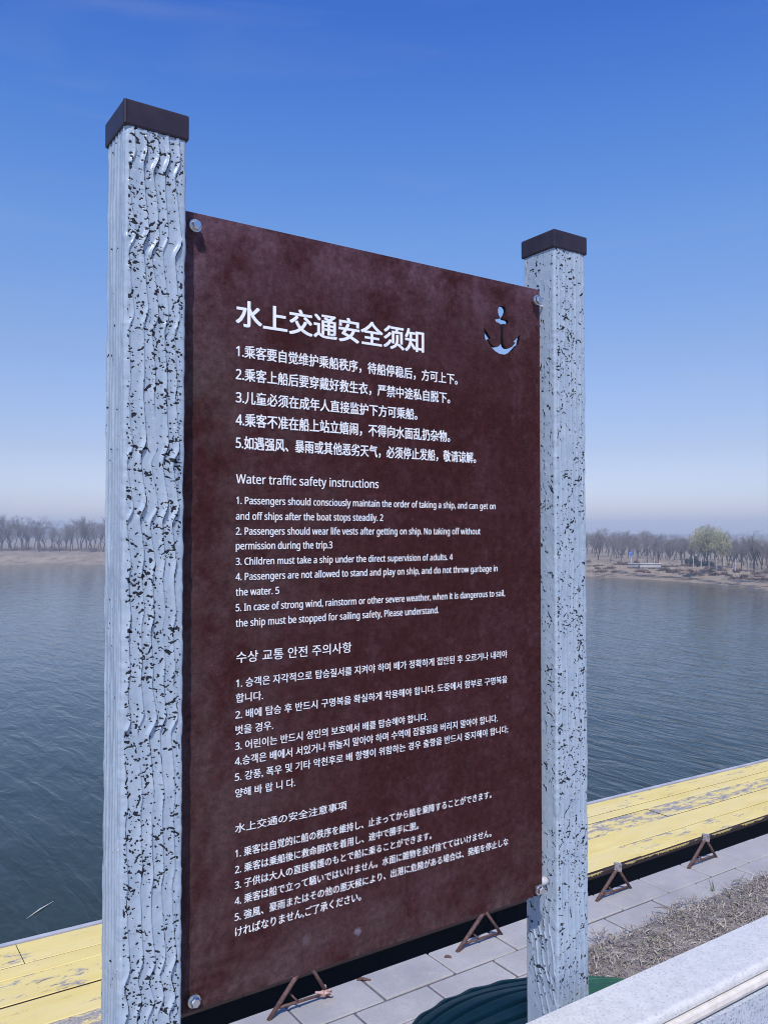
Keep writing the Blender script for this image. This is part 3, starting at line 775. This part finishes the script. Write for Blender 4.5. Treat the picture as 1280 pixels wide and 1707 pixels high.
# ------------------------------------------------------------------ rusty triangular mooring brackets
JB = []
def bracket(x0, label, apex=True, bar=False, w=.31, hgt=.146):
    y = 3.30; g = 'rusty triangular brackets along the paving edge'
    t = empty('mooring_bracket', (x0, y, PAVE), label, 'bracket', g)
    A, B, C = Vector((x0, y, PAVE-.004)), Vector((x0+w, y+.01, PAVE-.004)), Vector((x0+w*.61, y+.004, PAVE+hgt))
    for q, r in ((A, .0105), (B, .0085)):
        bm = bmesh.new(); tube(bm, q, C, r, r*.92, 10); from_bm('leg', bm, M_rust, t, smooth=True)
    bm = bmesh.new(); p1, p2 = A.lerp(C, .20), B.lerp(C, .12)
    tube(bm, p1, p2, .0065, .0065, 8)
    tube(bm, p1.lerp(p2, .42)+Vector((0, -.01, 0)), p1.lerp(p2, .30)+Vector((0, .02, .035)), .005, .004, 8)
    from_bm('crossbar', bm, M_rust, t, smooth=True)
    # square tube socket on the apex
    if not apex: return t, B
    bm = bmesh.new(); h = .017
    dirv = Vector((.75, -.66, 0)).normalized(); side = Vector((.66, .75, 0)).normalized(); up = Vector((0, 0, 1))
    cen = C+Vector((0, 0, .006))
    def ringq(d, s): return [bm.verts.new(cen+dirv*d+side*a*s+up*b*s*1.15) for a, b in ((-1, -1), (1, -1), (1, 1), (-1, 1))]
    o0, o1, i0, i1 = ringq(-.02, h), ringq(.02, h), ringq(-.02, h*.62), ringq(.02, h*.62)
    for k in range(4):
        k2 = (k+1) % 4
        bm.faces.new((o0[k], o0[k2], o1[k2], o1[k])); bm.faces.new((i0[k], i1[k], i1[k2], i0[k2]))
        bm.faces.new((o1[k], o1[k2], i1[k2], i1[k])); bm.faces.new((o0[k], i0[k], i0[k2], o0[k2]))
    bmesh.ops.recalc_face_normals(bm, faces=bm.faces)
    from_bm('socket', bm, M_nut, t)
    if bar:
        bm = bmesh.new(); tube(bm, A.lerp(C, .68), B.lerp(C, .66), .0055, .0055, 8); from_bm('upper_bar', bm, M_rust, t, smooth=True)
    return t, B
t1, Bp = bracket(1.635, 'rusty triangular bracket nearest the left post with a pale rag tied at its foot', False, True, hgt=.20)
bracket(2.675, 'rusty triangular bracket partly hidden by the lower right edge of the maroon board', False, hgt=.155)
bracket(3.690, 'rusty triangular bracket with a square socket just right of the right post')
bracket(4.525, 'rusty triangular bracket with a square socket at the far right of the paving edge')
bm = bmesh.new(); rr = random.Random(3)
c = Bp+Vector((-.035, -.005, .03))
for k in range(7):
    d = Vector((rr.uniform(-1, 1), rr.uniform(-.6, .6), rr.uniform(-.7, .9))).normalized()
    tube(bm, c+Vector((rr.uniform(-.01, .01), rr.uniform(-.01, .01), rr.uniform(-.01, .01))), c+d*rr.uniform(.025, .055), .009, .004, 7)
bmesh.ops.create_icosphere(bm, subdivisions=2, radius=.016, matrix=Matrix.Translation(c))
o = from_bm('rag', bm, M_rag, org=c); tag(o, 'pale pinkish rag knotted round the foot of the rusty bracket', 'rag')
for (hx, hy, lab, s) in ((2.14, 3.345, 'small rusty bent hook set in the paving left of the hidden bracket', 1), (2.60, 3.285, 'small rusty stub on the paving near the foot of the hidden bracket', .5)):
    bm = bmesh.new(); p0 = Vector((hx, hy, PAVE-.004))
    tube(bm, p0+Vector((.03*s, -.03*s, .006)), p0+Vector((0, 0, .012)), .007, .007, 8); tube(bm, p0+Vector((0, 0, .012)), p0+Vector((-.02*s, .012*s, .004)), .007, .005, 8)
    o = from_bm('rusty_hook', bm, M_rust, org=p0); tag(o, lab, 'hook')

# ------------------------------------------------------------------ dead grass beside the paving
def grass():
    rg = np.random.default_rng(77); n = 70000
    x = rg.uniform(1.8, 9.0, n); y = 3.0-rg.power(.9, n)*0-rg.uniform(0, .75, n)
    edge_ = 2.985+(vnoise((1, 800), (1.01, 14), 40, 3)[0]-.55)*.16
    keep = y < edge_[np.clip(((x-1.8)/7.2*799).astype(int), 0, 799)]-.77*(1-np.clip((x-2.55)/.5, 0, 1))
    cl = vnoise((120, 900), (9, 11), 41, 3); cl = (cl-cl.min())/(cl.max()-cl.min())
    dn = cl[np.clip(((y-2.2)/.85*119).astype(int), 0, 119), np.clip(((x-1.8)/7.2*899).astype(int), 0, 899)]
    keep &= rg.random(n) < .04+dn*1.15
    x, y, dn = x[keep], y[keep], dn[keep]; n = len(x)
    ln = rg.uniform(.014, .05, n)*(0.6+dn*.8); flat = rg.beta(1.0, 2.8, n); az = rg.uniform(0, 2*np.pi, n)
    long_ = rg.random(n) < .012; ln[long_] *= 2.4; flat[long_] = .03
    el = flat*1.25+.05
    d = np.stack([np.cos(az)*np.cos(el), np.sin(az)*np.cos(el), np.sin(el)], 1)
    s = np.stack([-np.sin(az), np.cos(az), rg.normal(0, .4, n)], 1)*(rg.uniform(.0009, .0024, n)*(1+1.2*long_))[:, None]
    z = PAVE+.018+vnoise((1, n), (1.01, 3), 3)[0]*.02+rg.uniform(0, .02, n)*dn
    b = np.stack([x, y, z], 1); mid = b+d*(ln*.55)[:, None]; dr = d.copy(); dr[:, 2] -= rg.uniform(.1, .7, n); tip = mid+dr*(ln*.5)[:, None]
    V = np.stack([b-s, b+s, mid+s*.8, mid-s*.8, tip+s*.2, tip-s*.2], 1).reshape(-1, 3)
    k = np.arange(n)*6
    Fc = np.concatenate([np.stack([k, k+1, k+2, k+3], 1), np.stack([k+3, k+2, k+4, k+5], 1)])
    tone = np.clip(rg.beta(2.2, 2.0, n)*.93, 0, .93); tone[rg.random(n) < .02] = 1.0
    o = from_np('dead_grass', V, Fc, M_straw, attrs={'tone': np.repeat(tone, 6)}); tag(o, 'matted pale dead grass on the soil strip between wall and paving', 'grass', kind='stuff')
grass()
def weed(x, y, h, n, lab, seed):
    rr = random.Random(seed); bm = bmesh.new()
    for i in range(n):
        a = rr.uniform(0, 6.28); l = h*rr.uniform(.5, 1); p = Vector((x+rr.uniform(-.012, .012), y+rr.uniform(-.012, .012), PAVE+.004))
        q = p+Vector((math.cos(a)*l*.18, math.sin(a)*l*.18, l*.6)); r = q+Vector((math.cos(a)*l*.25, math.sin(a)*l*.25, l*.35)); s = Vector((-math.sin(a), math.cos(a), 0))*.0022
        vs = [bm.verts.new(v) for v in (p-s, p+s, q+s*.8, q-s*.8)]; bm.faces.new(vs); bm.faces.new((vs[3], vs[2], bm.verts.new(r)))
    o = from_bm('green_weed', bm, M_weed, org=(x, y, PAVE)); tag(o, lab, 'weed', 'green weeds in the dead grass')
M_weed = twig_mat('weed_green', (.06, .10, .04), (.13, .19, .08))
for i, (px, py, h, n_, lab) in enumerate(((1190, 1487, .09, 7, 'thin upright green blade at the edge of the dead grass by the slabs'), (1214, 1497, .06, 14, 'low green tuft at the edge of the dead grass, farther right'), (1085, 1575, .045, 10, 'small green tuft in the middle of the dead grass patch'))):
    v = at_z(px, py, PAVE); weed(v.x, v.y, h, n_, lab, 60+i)

# a thin pale streak modelled on the water surface
a, b = at_z(45, 1532, WATER), at_z(90, 1503, WATER)
bm = bmesh.new(); m = a.lerp(b, .5)
tube(bm, a+Vector((0, 0, .004)), m+Vector((0, 0, .010)), .001, .007, 6); tube(bm, m+Vector((0, 0, .010)), b+Vector((0, 0, .004)), .007, .001, 6)
o = from_bm('water_streak', bm, M_streak, org=m); tag(o, 'thin pale streak lying on the dark water beside the dock', 'reed')

# ------------------------------------------------------------------ bare trees
def ribbons(rg, segs, wscale=1.0):
    """segs: list of (p, q, r0, r1) -> thin crossed strips"""
    V, Fc = [], []
    for p, q, r0, r1 in segs:
        d = q-p; n_ = np.cross(d, rg.normal(size=3)); n_ /= (np.linalg.norm(n_)+1e-9)
        i = len(V); V += [p-n_*r0, p+n_*r0, q+n_*r1, q-n_*r1]; Fc.append((i, i+1, i+2, i+3))
    return V, Fc
def grow(seed, H, spread, fork, n1, n2, n3, n4, droop=0.0):
    rg = np.random.default_rng(seed); trunk, tw = [], []
    p = np.zeros(3); nodes = []; d = np.array([0, 0, 1.0]); nseg = 9; L = H*.80
    for i in range(nseg):
        d = d+rg.normal(size=3)*np.array([.10, .10, 0]); d /= np.linalg.norm(d)
        q = p+d*L/nseg; f = (i+1)/nseg
        r0, r1 = H*.019*(1-i/nseg*.85), H*.019*(1-(i+1)/nseg*.85); trunk.append((p, q, r0, r1)); nodes.append((q, r1, f)); p = q
    def dirn(base, ang):
        a = rg.normal(size=3); a -= a.dot(base)*base; a /= np.linalg.norm(a)
        v = base*math.cos(ang)+a*math.sin(ang); return v/np.linalg.norm(v)
    def branch(p, d, L, r, level):
        k = 4 if level < 3 else 2; pts = [p]
        for i in range(k):
            d = d+rg.normal(size=3)*.16+np.array([0, 0, .10-droop*level*.28]); d /= np.linalg.norm(d)
            q = p+d*L/k; (trunk if level == 1 else tw).append((p, q, r*(1-i/k*.7), r*(1-(i+1)/k*.7))); p = q; pts.append(p)
        nn = (0, n2, n3, n4, 0)[level]
        for j in range(nn):
            t = rg.uniform(.25, 1)*k; i = min(int(t), k-1); b = pts[i]+(pts[i+1]-pts[i])*(t-i)
            branch(b, dirn(d, rg.uniform(.35, .85)), L*rg.uniform(.42, .68), max(r*.45, .0065*H/5), level+1)
    for j in range(n1):
        f = rg.uniform(fork, 1.0); i = min(int(f*nseg), nseg-1); q, r, _ = nodes[i]
        branch(q, dirn(np.array([0, 0, 1.0]), rg.uniform(.3, spread)), H*rg.uniform(.22, .42)*(1.15-f*.5), r*.7+.004, 1)
    return trunk, tw, rg
def tubes_np(segs, n=6):
    V, Fc = [], []
    for p, q, r0, r1 in segs:
        d = q-p; d = d/np.linalg.norm(d); u = np.cross(d, [1, .2, .1]); u /= np.linalg.norm(u); w = np.cross(d, u); i0 = len(V)
        for k in range(n):
            t = 2*math.pi*k/n; V.append(p+(u*math.cos(t)+w*math.sin(t))*r0)
        for k in range(n):
            t = 2*math.pi*k/n; V.append(q+(u*math.cos(t)+w*math.sin(t))*r1)
        for k in range(n):
            k2 = (k+1) % n; Fc.append((i0+k, i0+k2, i0+n+k2, i0+n+k))
    return V, Fc
def mesh_np(name, V, Fc, mat):
    o = from_np(name, np.array(V), np.array(Fc), mat); me = o.data; bpy.data.objects.remove(o); return me
PROTO = []
for s, (H, sp, fk, n1, n2, n3, n4) in enumerate(((5, .85, .24, 13, 6, 5, 5), (5, .95, .22, 12, 6, 6, 5), (5, .60, .22, 13, 5, 4, 4), (5, .95, .30, 12, 6, 6, 4), (5, .50, .25, 12, 4, 4, 3))):
    tr, tw, rg = grow(100+s, H, sp, fk, n1, n2, n3, n4)
    PROTO.append((mesh_np('trunk', *tubes_np(tr), M_trunk), mesh_np('crown', *ribbons(rg, tw), M_twig)))
def place_tree(x, y, z, h, k, label, group, rot, wide=1.32):
    t = empty('bare_tree', (x, y, z-.05), label, 'tree', group)
    for nm, me in zip(('trunk', 'crown'), PROTO[k % len(PROTO)]):
        c = bpy.data.objects.new(nm, me); link(c); c.parent = t
    t.rotation_euler = (0, 0, rot); k_ = h/6.2; t.scale = (k_*wide, k_*wide, k_)
    return t
rt = random.Random(12)
def shore_pt(s): i = int(s); f = s-i; return SL[i].lerp(SL[min(i+1, len(SL)-1)], f)
def land_z(d): return WATER+1.1
# left far shore: pixel column, pixel row of the base, pixel height
GL, GLb = 'bare trees on the left far shore', 'bare grey tree in the wood on the left far shore'
for px, ph, k, lab in ((3, 62, 0, None), (21, 70, 1, 'bare tree with a dark forked trunk, leftmost on the left far shore'), (40, 66, 3, 'bare tree with a bent leaning trunk on the left far shore'), (66, 66, 0, 'bare tree with a thick twin trunk left of the gap on the left shore'),
                       (85, 50, 4, None), (100, 46, 2, 'short bare sapling standing in the gap of the left far shore wood'), (117, 60, 3, None), (137, 62, 0, None), (155, 66, 1, 'bare tree with tall dark trunk on left shore nearest the left post'), (172, 62, 2, None), (190, 60, 0, None), (-20, 62, 1, None)):
    v = at_z(px, 919.5, WATER+1.1); dep = v.dot(FW)
    place_tree(v.x, v.y, v.z, ph*dep/F, k, lab or GLb, GL, rt.uniform(0, 6.3))
for i in range(34):
    px = -30+i*6.9+rt.uniform(-4, 4); gap = 1 if not 88 < px < 106 else .72
    v = at_z(px, 919.5-rt.uniform(1.5, 5.5), WATER+1.1); dep = v.dot(FW)
    place_tree(v.x, v.y, v.z, rt.uniform(44, 60)*gap*dep/F, i+1, GLb, GL, rt.uniform(0, 6.3))
# right shore
GR, GRb = 'bare trees on the right shore', 'thin bare tree in the grey wood on the right shore'
def right_base(px): return 932+(px-985)*.058
for px, ph, k, lab in ((997, 50, 1, 'broad bare tree on the right shore closest to the right post'), (1017, 38, 4, None), (1035, 38, 2, None), (1062, 38, 0, None), (1078, 39, 4, None), (1096, 42, 2, None), (1116, 46, 1, 'forked bare tree midway between the blue sign and the willow'), (1136, 43, 4, None),
                       (1256, 80, 2, 'tallest bare tree, dark trunk, at the right edge of the far shore'), (1269, 66, 4, 'tall bare tree just right of the tallest one at the right edge'), (1284, 58, 0, None), (1300, 56, 2, None), (1235, 47, 4, None), (1218, 46, 2, None), (1246, 48, 4, None)):
    v = at_z(px, right_base(px), WATER+1.1); dep = v.dot(FW)
    place_tree(v.x, v.y, v.z, ph*dep/F, k, lab or GRb, GR, rt.uniform(0, 6.3))
for i in range(112):
    px = 962+i*3.3+rt.uniform(-4, 4)
    v = at_z(px, right_base(px)-rt.uniform(3, 13), WATER+1.1); dep = v.dot(FW)
    place_tree(v.x, v.y, v.z, rt.uniform(36, 48)*dep/F, i, GRb, GR, rt.uniform(0, 6.3), rt.uniform(1.1, 1.6))
# the stretch of shore behind the board
GM = 'bare trees on the shore behind the board'
for i in range(14):
    px = 330+i*42; v = at_z(px, 921, WATER+1.1); dep = v.dot(FW)
    place_tree(v.x, v.y, v.z, rt.uniform(44, 56)*dep/F, i+2, 'bare tree on the far shore hidden behind the maroon board', GM, rt.uniform(0, 6.3))

# budding willows and a dark evergreen bush
def willow(px, py, ph, pw_, n, seed, label):
    v = at_z(px, py, WATER+1.1); dep = v.dot(FW); h = ph*dep/F; w = pw_*dep/F/2
    t = empty('willow', (v.x, v.y, v.z-.05), label, 'tree', 'budding willows on the right shore')
    tr, tw, rg = grow(seed, h, .9, .3, 12, 6, 4, 0)
    def off(segs): return [(a+np.array(v), b+np.array(v), r0, r1) for a, b, r0, r1 in segs]
    V, Fc = tubes_np(off(tr)); from_np('trunk', np.array(V), np.array(Fc), M_trunk, t)
    u = rg.normal(size=(n, 3)); u /= np.linalg.norm(u, axis=1)[:, None]; rad = rg.random(n)**.42
    lob = 1+.22*np.sin(u[:, 0]*5+seed)*np.cos(u[:, 2]*4+u[:, 1]*5)
    P_ = np.stack([u[:, 0]*w, u[:, 1]*w, u[:, 2]*h*.36], 1)*(rad*lob)[:, None]+np.array([0, 0, h*.63])
    nz_ = rg.normal(size=(n, 3)); a = np.cross(nz_, [0, 0, 1]); a /= np.linalg.norm(a, axis=1)[:, None]; a *= (rg.uniform(.012, .028, n))[:, None]
    dn = np.stack([rg.normal(0, .05, n), rg.normal(0, .05, n), -rg.uniform(.05, .15, n)], 1)
    Q = P_+np.array(v); V = np.stack([Q-a, Q+a, Q+a*.5+dn, Q-a*.5+dn], 1).reshape(-1, 3); k = np.arange(n)*4
    c = from_np('crown', V, np.stack([k, k+1, k+2, k+3], 1), M_will, t)
    V, Fc = ribbons(rg, off(tw)); from_np('twigs', np.array(V), np.array(Fc), M_twig, t)
willow(1177, 940, 66, 58, 4200, 301, 'large rounded pale green budding willow on the right shore')
willow(1203, 942, 58, 30, 1700, 302, 'smaller thin pale green budding willow right of the large one')
def bush(px, py, ph, pw_, n, mat, label, group, seed, z=None, leaf=.05):
    rg = np.random.default_rng(seed); v = at_z(px, py, WATER+1.0 if z is None else z); dep = v.dot(FW); h = ph*dep/F; w = pw_*dep/F/2
    a = rg.uniform(0, 6.283, n); r = np.sqrt(rg.random(n)); el = rg.random(n)
    P0 = np.stack([np.cos(a)*r*w*.45, np.sin(a)*r*w*.45, np.zeros(n)], 1)
    P1 = np.stack([np.cos(a)*r*w, np.sin(a)*r*w, h*(1-.5*r*r)*(.35+.65*el)*(.7+.3*np.sin(a*3+seed)+.25*np.sin(a*7))], 1)
    s = rg.normal(size=(n, 3)); s /= np.linalg.norm(s, axis=1)[:, None]; s *= leaf*.5
    m_ = P0+(P1-P0)*rg.uniform(.2, .7, n)[:, None]
    V = np.stack([m_-s, m_+s, P1+s*.5, P1-s*.5], 1).reshape(-1, 3)+np.array(v); k = np.arange(n)*4
    o = from_np('shrub', V, np.stack([k, k+1, k+2, k+3], 1), mat, org=tuple(v-Vector((0, 0, .05)))); tag(o, label, 'shrub', group)
bush(1154, 944, 20, 26, 700, M_ever, 'dark evergreen shrub below the willows on the right shore', 'evergreen shrubs on the right shore', 1, leaf=.14)
bush(1178, 944, 12, 26, 500, M_ever, 'lower dark evergreen shrub right of the taller one on the right shore', 'evergreen shrubs on the right shore', 2, leaf=.12)
for i in range(64):
    px = 984+i*4.8+rt.uniform(-4, 4); f = rt.random(); wl_ = 961+max(0, px-985)*.03+max(0, px-1100)**2*.00042
    bush(px, right_base(px)+3+f*(wl_-right_base(px)-9), rt.uniform(4, 9), rt.uniform(10, 24), 200, M_brush, 'low reddish brown dry shrub on the right shore bank', 'dry shrubs on the right bank', 120+i, z=WATER+1.05-.75*f, leaf=.035)
for i in range(44):
    px = -6+i*4.2+rt.uniform(-4, 4); f = rt.random()**1.6
    bush(px, 918.5+f*7, rt.uniform(6, 15)*(1-.5*f), rt.uniform(12, 26), 240, M_brush, 'low reddish brown dry shrub on the left shore bank', 'dry shrubs on the left bank', 220+i, z=WATER+1.05-.5*f, leaf=.05)

# white stakes, sign and low wall on the right shore
for i, px in enumerate((1155, 1168, 1181, 1194, 1206, 1225, 1246, 1116, 1131, 1090, 1069)):
    v = at_z(px, right_base(px)+2.5, WATER+1.1); dep = v.dot(FW); h = (17 if px > 1150 else 12)*dep/F
    bm = bmesh.new(); tube(bm, (v.x, v.y, v.z-.1), (v.x+.01, v.y, v.z+h), .022 if px > 1150 else .018, .018 if px > 1150 else .014, 8)
    o = from_bm('white_stake', bm, M_tube, org=(v.x, v.y, v.z-.1)); tag(o, 'slim pale stake standing among the bare trees on the right shore', 'stake', 'pale stakes on the right shore')
v = at_z(1051.5, 941, WATER+1.1); dep = v.dot(FW); k = dep/F
t = empty('road_sign', (v.x, v.y, v.z), 'small blue sign with a white mark standing on the right shore', 'sign')
bm = bmesh.new(); tube(bm, v+Vector((0, 0, -.1)), v+Vector((0, 0, 20*k)), .03, .03, 8); from_bm('pole', bm, M_tube, t)
fn = Vector((-v.x, -v.y, 0)).normalized(); sd = Vector((-fn.y, fn.x, 0))
def disc(r, c, th, mat, name, hgt=1.0):
    bm = bmesh.new(); A = []; B = []
    for i in range(20):
        a_ = 2*math.pi*i/20; e = sd*math.cos(a_)*r+Vector((0, 0, math.sin(a_)*r*hgt)); A.append(bm.verts.new(c+e+fn*th)); B.append(bm.verts.new(c+e))
    for i in range(20): j = (i+1) % 20; bm.faces.new((A[i], A[j], B[j], B[i]))
    bm.faces.new(A); bm.faces.new(B[::-1]); bmesh.ops.recalc_face_normals(bm, faces=bm.faces); from_bm(name, bm, mat, t)
cc = v+Vector((0, 0, 18*k))+fn*.035
disc(3.0*k, cc, .02, M_blue, 'sign_disc', 1.3); disc(.9*k, cc+fn*.024+sd*-.4*k+Vector((0, 0, 1.6*k)), .006, M_tube, 'white_mark')
v0, v1 = at_z(1066, 944, WATER+1.05), at_z(1101, 944, WATER+1.05); v0b = at_z(1046, 942.5, WATER+1.05)
def lowwall(a, b, h, lab):
    d = (b-a); d.z = 0; L = d.length; d.normalize(); n_ = Vector((-d.y, d.x, 0)); bm = bmesh.new()
    box(bm, (0, 0, -.1), (L, .3, h), .02); box(bm, (-.04, -.04, h+.002), (L+.04, .34, h+.07), .015)
    bmesh.ops.rotate(bm, verts=bm.verts, matrix=Matrix.Rotation(math.atan2(d.y, d.x), 3, 'Z')); bmesh.ops.translate(bm, verts=bm.verts, vec=a)
    o = from_bm('low_wall', bm, M_conc, org=tuple(a)); tag(o, lab, 'wall')
lowwall(v0, v1, 3.2*k, 'long low pale wall on the right shore right of the blue sign')
lowwall(v0b, at_z(1058, 943, WATER+1.05), 2.2*k, 'short low pale block on the right shore under the blue sign')

# ------------------------------------------------------------------ haze over the lake
bm = bmesh.new(); box(bm, (-600, -40, -4.9), (420, 700, 6.5))
hz = from_bm('haze', bm, []); tag(hz, kind='stuff')
hm = bpy.data.materials.new('haze_air'); hm.use_nodes = True; hn = hm.node_tree; hn.nodes.clear()
ho = hn.nodes.new('ShaderNodeOutputMaterial'); hv = hn.nodes.new('ShaderNodeVolumePrincipled')
hv.inputs['Color'].default_value = (.78, .88, 1.0, 1); hv.inputs['Density'].default_value = .0029; hv.inputs['Anisotropy'].default_value = 0.0
hn.links.new(hv.outputs[0], ho.inputs['Volume'])
hz.data.materials.append(hm)

# lift everything so that the paving lies at zero height
for o in S.objects:
    if o.parent is None: o.location.z += GZ
